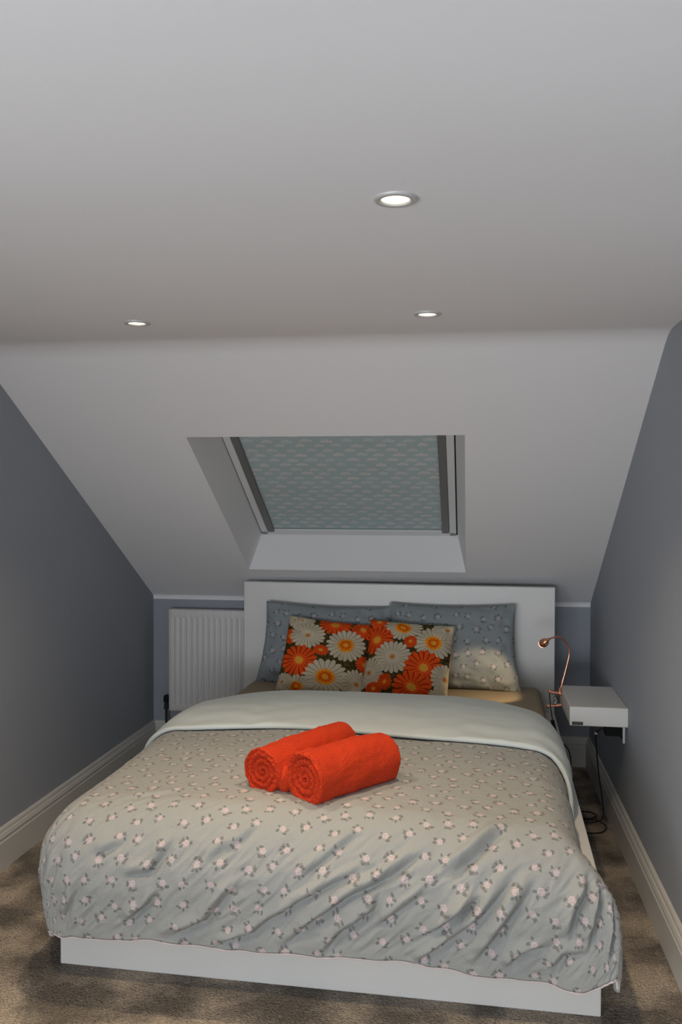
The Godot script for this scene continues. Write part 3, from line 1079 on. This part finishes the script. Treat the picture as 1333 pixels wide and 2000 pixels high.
func build_towels() -> void:
	var rows := [
		["rolled orange terry towel nearer the headboard, left one of the pair", Vector3(-0.205, 0.0, 1.985), Vector3(-0.012, 0.0, 1.605), 0.070, 3, PI * 0.62],
		["rolled orange terry towel nearer the foot, right one of the pair", Vector3(-0.055, 0.0, 2.055), Vector3(0.157, 0.0, 1.778), 0.079, 6, PI * 1.45],
	]
	for q in rows:
		var a: Vector3 = q[1]
		var b: Vector3 = q[2]
		var d := (b - a)
		var c := (a + b) * 0.5
		c.y = 0.541 + q[3] * 0.85
		var x := d.normalized()
		var bs := Basis(x, Vector3.UP, x.cross(Vector3.UP))
		var t := thing("rolled_towel", q[0], "towel", bed_xf * Transform3D(bs, c), "rolled towels on the duvet")
		part("roll", towel_mesh(d.length(), q[3], q[4], q[5]), M.towel, t)
		if q[4] == 3:
			# loose end of the cloth lying against the roll
			var f := FastNoiseLite.new()
			f.seed = 61
			f.frequency = 7.0
			var v := PackedVector3Array()
			var l := d.length()
			for j in 50:
				var px := lerpf(-l * 0.5 + 0.004, l * 0.49, j / 49.0)
				for k in 41:
					var an := TAU * (k % 40) / 40.0
					var endr := minf(1.0, sqrt(minf(j, 49 - j) / 3.0))
					var lump := 1.0 + 0.10 * f.get_noise_3d(px * 1.3, cos(an) * 0.1, sin(an) * 0.1)
					v.append(Vector3(px, -0.017 + cos(an) * 0.043 * endr * lump, 0.075 + sin(an) * 0.028 * endr * lump + 0.007 * cos(an)))
			part("loose_end", grid_mesh(v, 41, 50, PackedVector2Array(), true, true), M.towel, t)

# ---------------------------------------------------------------- radiator
func build_radiator() -> void:
	var w := 1.05
	var h := 0.58
	var t := thing("radiator", "white ribbed panel radiator on the low wall left of the headboard", "radiator", at(-1.31 + w / 2, 0.24, ZK))
	# front sheet with pressed vertical channels
	var v := PackedVector3Array()
	var xs := []
	var pitch := 0.0333
	var x := 0.030
	xs.append([0.0, 0]); xs.append([0.012, 0])
	while x < w - 0.03:
		for e in [[-0.0065, 0], [-0.0045, 1], [0.0, 1], [0.0045, 1], [0.0065, 0]]: xs.append([x + e[0], e[1]])
		x += pitch
	xs.append([w - 0.012, 0]); xs.append([w, 0])
	var ys := [[0.0, 0.0], [0.008, 0.0], [0.036, 0.0], [0.044, 1.0], [h * 0.5, 1.0], [h - 0.050, 1.0], [h - 0.042, 0.0], [h - 0.006, 0.0], [h, 0.0]]
	for yy in ys:
		for xx in xs:
			var edge: float = 0.006 if (yy[0] <= 0.0 or yy[0] >= h or xx[0] <= 0.0 or xx[0] >= w) else 0.0
			v.append(Vector3(xx[0] - w / 2, yy[0], 0.100 - edge - 0.006 * xx[1] * yy[1]))
	part("front_panel", grid_mesh(v, xs.size(), ys.size(), PackedVector2Array(), false), M.metal_white, t)
	part("side_cover", rbox(Vector3(0.004, h - 0.01, 0.06), 0.001, 1), M.metal_white, t, at(-w / 2 + 0.003, h / 2, 0.066))
	part("side_cover", rbox(Vector3(0.004, h - 0.01, 0.06), 0.001, 1), M.metal_white, t, at(w / 2 - 0.003, h / 2, 0.066))
	part("top_grille", rbox(Vector3(w - 0.01, 0.004, 0.062), 0.001, 1), M.metal_white, t, at(0, h - 0.004, 0.064))
	part("back_panel", rbox(Vector3(w - 0.02, h - 0.04, 0.012), 0.003, 2), M.metal_white, t, at(0, h / 2, 0.036))
	for bx in [-0.35, 0.35]: part("wall_bracket", rbox(Vector3(0.03, h - 0.1, 0.030), 0.002, 1), M.metal_white, t, at(bx, h / 2, 0.0152))
	var vx := -w / 2 - 0.026
	var vb := part("valve_body", lathe([[0.0, -0.012], [0.013, -0.010], [0.014, 0.0], [0.012, 0.020], [0.011, 0.034], [0.0, 0.035]], 16), M.dark, t, at(vx, 0.012, 0.065))
	part("valve_cap", lathe([[0.0, 0.030], [0.016, 0.031], [0.0165, 0.045], [0.015, 0.066], [0.008, 0.070], [0.0, 0.071]], 16), M.black, vb)
	part("valve_tail", tube(PackedVector3Array([Vector3(0, 0.008, 0), Vector3(0.030, 0.008, 0)]), 0.008, 10), M.dark, vb)
	part("pipe", tube(PackedVector3Array([Vector3(vx, 0.006, 0.065), Vector3(vx, -0.12, 0.065), Vector3(vx, -0.238, 0.065)]), 0.0075, 10), M.dark, t)

# ---------------------------------------------------------------- shelf with drawer, clip lamp, cables
func build_bedside() -> void:
	var t := thing("bedside_shelf", "white floating bedside box shelf mounted on the right wall", "shelf", at(0, 0, 0))
	part("body", rbox(Vector3(0.233, 0.079, 0.404), 0.003, 2), M.white, t, at(0.9185, 0.5575, 0.706))
	part("drawer_front", rbox(Vector3(0.235, 0.079, 0.016), 0.003, 2), M.white, t, at(0.9175, 0.5575, 0.917))
	var pl := part("label_plate", rbox(Vector3(0.044, 0.0135, 0.002), 0.0008, 1), M.plate, t, at(0.832, 0.5285, 0.9258))
	tag(pl, "small dark label plate")
	part("label_lettering", rbox(Vector3(0.030, 0.003, 0.0006), 0.0002, 1), M.plate_print, pl, at(0.002, 0.001, 0.0012))
	part("bracket", rbox(Vector3(0.010, 0.085, 0.010), 0.002, 2), M.white, t, at(1.029, 0.4765, 0.855))
	# plug adapter under the shelf
	var ad := thing("power_adapter", "black plug adapter on the right wall under the white shelf", "adapter", at(1.035, 0.484, 0.79))
	part("housing", rbox(Vector3(0.075, 0.042, 0.055), 0.006, 3), M.black, ad, at(-0.0385, -0.012, 0))
	part("plug_plate", rbox(Vector3(0.008, 0.066, 0.075), 0.002, 2), M.black, ad, at(-0.004, -0.012, 0))
	# lamp: gripping the far left edge of the shelf
	var zl := 0.60
	var lamp := thing("clip_lamp", "copper gooseneck clip lamp gripping the left edge of the white shelf", "lamp", at(0, 0, 0))
	var neck := smooth_path([Vector3(0.792, 0.585, zl), Vector3(0.802, 0.63, zl), Vector3(0.818, 0.69, zl - 0.004), Vector3(0.832, 0.752, zl - 0.008), Vector3(0.828, 0.792, zl - 0.006), Vector3(0.806, 0.823, zl), Vector3(0.776, 0.836, zl + 0.006), Vector3(0.745, 0.828, zl + 0.012)], 8)
	part("gooseneck", tube(neck, 0.0042, 10), M.copper, lamp)
	# shade: small bell pointing down left
	var dirv := Vector3(-0.28, -0.28, -0.31).normalized()
	var side := dirv.cross(Vector3.UP).normalized()
	var hb := Basis(side, -dirv, side.cross(-dirv))
	var sh := part("lamp_shade", lathe([[0.017, -0.034], [0.0155, -0.036], [0.014, -0.034], [0.019, -0.020], [0.0185, -0.014], [0.020, -0.020], [0.0195, -0.010], [0.016, 0.001], [0.010, 0.007], [0.0065, 0.010], [0.0065, 0.022], [0.0, 0.023]], 28), M.copper, lamp, Transform3D(hb, Vector3(0.727, 0.816, zl + 0.018)))
	part("lens", lathe([[0.0, -0.033], [0.015, -0.033], [0.015, -0.030]], 20), M.lens, sh)
	var beam := SpotLight3D.new()
	beam.name = "lamp_beam"
	sh.add_child(beam)
	beam.position = Vector3(0, -0.040, 0)
	beam.rotation_degrees.x = -90
	beam.light_color = Color(1.0, 0.86, 0.66)
	beam.light_energy = 0.13
	beam.light_size = 0.012
	beam.spot_angle = 27.0
	beam.spot_angle_attenuation = 0.45
	beam.spot_range = 6.0
	beam.spot_attenuation = 2.0
	beam.shadow_enabled = true
	# clip: two jaws, handle grips, spring and pivot
	var tilt := Basis(Vector3(0, 0, 1), deg_to_rad(-9))
	part("upper_jaw", rbox(Vector3(0.098, 0.012, 0.026), 0.005, 3), M.copper, lamp, Transform3D(tilt, Vector3(0.793, 0.580 + 0.0, zl)))
	part("lower_jaw", rbox(Vector3(0.070, 0.010, 0.024), 0.004, 3), M.copper, lamp, Transform3D(Basis(Vector3(0, 0, 1), deg_to_rad(7)), Vector3(0.768, 0.524, zl)))
	part("neck_socket", lathe([[0.0, -0.004], [0.012, -0.004], [0.012, 0.006], [0.007, 0.014], [0.0055, 0.026], [0.0, 0.027]], 20), M.copper, lamp, at(0.792, 0.580, zl))
	part("spring", tube(smooth_path([Vector3(0.760, 0.528, zl), Vector3(0.772, 0.536, zl + 0.008), Vector3(0.776, 0.548, zl), Vector3(0.770, 0.560, zl - 0.006), Vector3(0.776, 0.572, zl)], 5), 0.0055, 8), M.steel, lamp)
	for e in [Vector3(0.747, 0.588, zl), Vector3(0.738, 0.519, zl)]: part("grip_knob", rbox(Vector3(0.014, 0.016, 0.022), 0.006, 3), M.copper, lamp, at(e.x, e.y, e.z))
	# cord with its switch: from the clip down past the bed, coiled on the carpet, up to the adapter
	var c1 := smooth_path([Vector3(0.745, 0.580, zl + 0.012), Vector3(0.747, 0.545, zl + 0.022), Vector3(0.753, 0.495, zl + 0.03), Vector3(0.758, 0.465, zl + 0.03)], 6)
	part("cord", tube(c1, 0.0022, 8), M.black, lamp)
	part("switch", rbox(Vector3(0.017, 0.066, 0.014), 0.006, 3), M.black, lamp, Transform3D(Basis(Vector3(0, 0, 1), deg_to_rad(14)), Vector3(0.764, 0.435, zl + 0.03)))
	var c2 := [Vector3(0.773, 0.405, zl + 0.03), Vector3(0.790, 0.378, zl + 0.045), Vector3(0.826, 0.340, zl + 0.06), Vector3(0.836, 0.27, zl + 0.06), Vector3(0.832, 0.12, zl + 0.02), Vector3(0.840, 0.012, zl - 0.02)]
	c2.append_array([Vector3(0.865, 0.005, 0.52), Vector3(0.9, 0.005, 0.475), Vector3(0.945, 0.005, 0.475), Vector3(0.968, 0.006, 0.52), Vector3(0.935, 0.007, 0.565), Vector3(0.885, 0.007, 0.575), Vector3(0.862, 0.007, 0.625), Vector3(0.9, 0.012, 0.6), Vector3(0.955, 0.012, 0.595), Vector3(0.99, 0.009, 0.65), Vector3(0.965, 0.006, 0.72), Vector3(0.905, 0.005, 0.738), Vector3(0.864, 0.005, 0.705), Vector3(0.885, 0.012, 0.645), Vector3(0.945, 0.013, 0.625), Vector3(0.985, 0.03, 0.6), Vector3(0.985, 0.1, 0.57), Vector3(0.965, 0.22, 0.6), Vector3(0.945, 0.36, 0.66), Vector3(0.938, 0.43, 0.7), Vector3(0.955, 0.462, 0.74), Vector3(0.972, 0.47, 0.78)])
	part("cord", tube(smooth_path(c2, 8), 0.0026, 8), M.black, lamp)
	part("cable_tie", rbox(Vector3(0.016, 0.014, 0.012), 0.004, 2), M.steel, lamp, at(0.9375, 0.432, 0.70))

# ---------------------------------------------------------------- scene
func daylight(q: Array, where: Vector3, turn: float, energy: float) -> void:
	var day := AreaLight3D.new()
	day.name = "window_daylight"
	add_child(day, true)
	day.area_size = Vector2(q[1] - q[0] - 0.1, q[3] - q[2] - 0.1)
	day.position = where + Vector3(0, (q[2] + q[3]) / 2, 0)
	day.rotation_degrees.y = turn
	day.light_color = Color(0.96, 0.975, 1.0)
	day.light_energy = energy
	day.area_range = 12.0
	day.shadow_enabled = true

func _ready() -> void:
	rng.seed = 7
	bed_xf = Transform3D(Basis(Vector3.UP, BED_TURN), Vector3.ZERO)
	# camera
	var cam := Camera3D.new()
	cam.name = "camera"
	add_child(cam)
	cam.position = Vector3(0.3903, 1.4678, 4.6860)
	cam.rotation = Vector3(-0.0182, 0.1453, 0.0022)
	cam.fov = 59.96
	cam.near = 0.05
	cam.current = true
	# sky and exposure
	var env := Environment.new()
	env.background_mode = Environment.BG_SKY
	var sky := Sky.new()
	var sm := ProceduralSkyMaterial.new()
	sm.sky_top_color = Color(0.55, 0.66, 0.82)
	sm.sky_horizon_color = Color(0.72, 0.78, 0.86)
	sm.ground_horizon_color = Color(0.55, 0.57, 0.58)
	sm.ground_bottom_color = Color(0.30, 0.30, 0.28)
	sm.sky_energy_multiplier = 1.0
	sky.sky_material = sm
	env.sky = sky
	env.tonemap_mode = Environment.TONE_MAPPER_LINEAR
	env.tonemap_exposure = 1.05
	env.sdfgi_enabled = true
	env.ssao_enabled = true
	env.ssil_enabled = true
	var we := WorldEnvironment.new()
	we.name = "environment"
	we.environment = env
	add_child(we)
	# daylight that enters through the two windows behind the camera
	daylight(DAY_WINDOW, Vector3(XL + 0.01, 0, (DAY_WINDOW[0] + DAY_WINDOW[1]) / 2), -90.0, 5.0)
	daylight(END_WINDOW, Vector3((END_WINDOW[0] + END_WINDOW[1]) / 2, 0, ZE - 0.01), 0.0, 7.0)

	make_materials()
	build_shell()
	build_roof_window()
	build_day_window("window_2", DAY_WINDOW, Transform3D(Basis(Vector3.UP, PI / 2), Vector3(XL, 0, (DAY_WINDOW[0] + DAY_WINDOW[1]) / 2)), "white framed daylight window in the left wall behind the camera")
	build_day_window("window_3", END_WINDOW, Transform3D(Basis(Vector3.UP, PI), Vector3((END_WINDOW[0] + END_WINDOW[1]) / 2, 0, ZE)), "white framed daylight window in the wall opposite the bed")
	build_bed()
	build_duvet()
	build_pillows()
	build_radiator()
	build_bedside()
	build_towels()
	downlight(-0.655, 2.0, "recessed downlight at the left end of the ceiling's front row", 0.95)
	downlight(0.258, 2.0, "recessed downlight near the crease, above and right of the roof window", 0.95)
	downlight(0.249, 3.03, "largest recessed downlight, nearest the camera in the middle of the ceiling", 0.95)
	downlight(-0.655, 3.03, "recessed downlight just outside the left edge of the picture", 0.95)
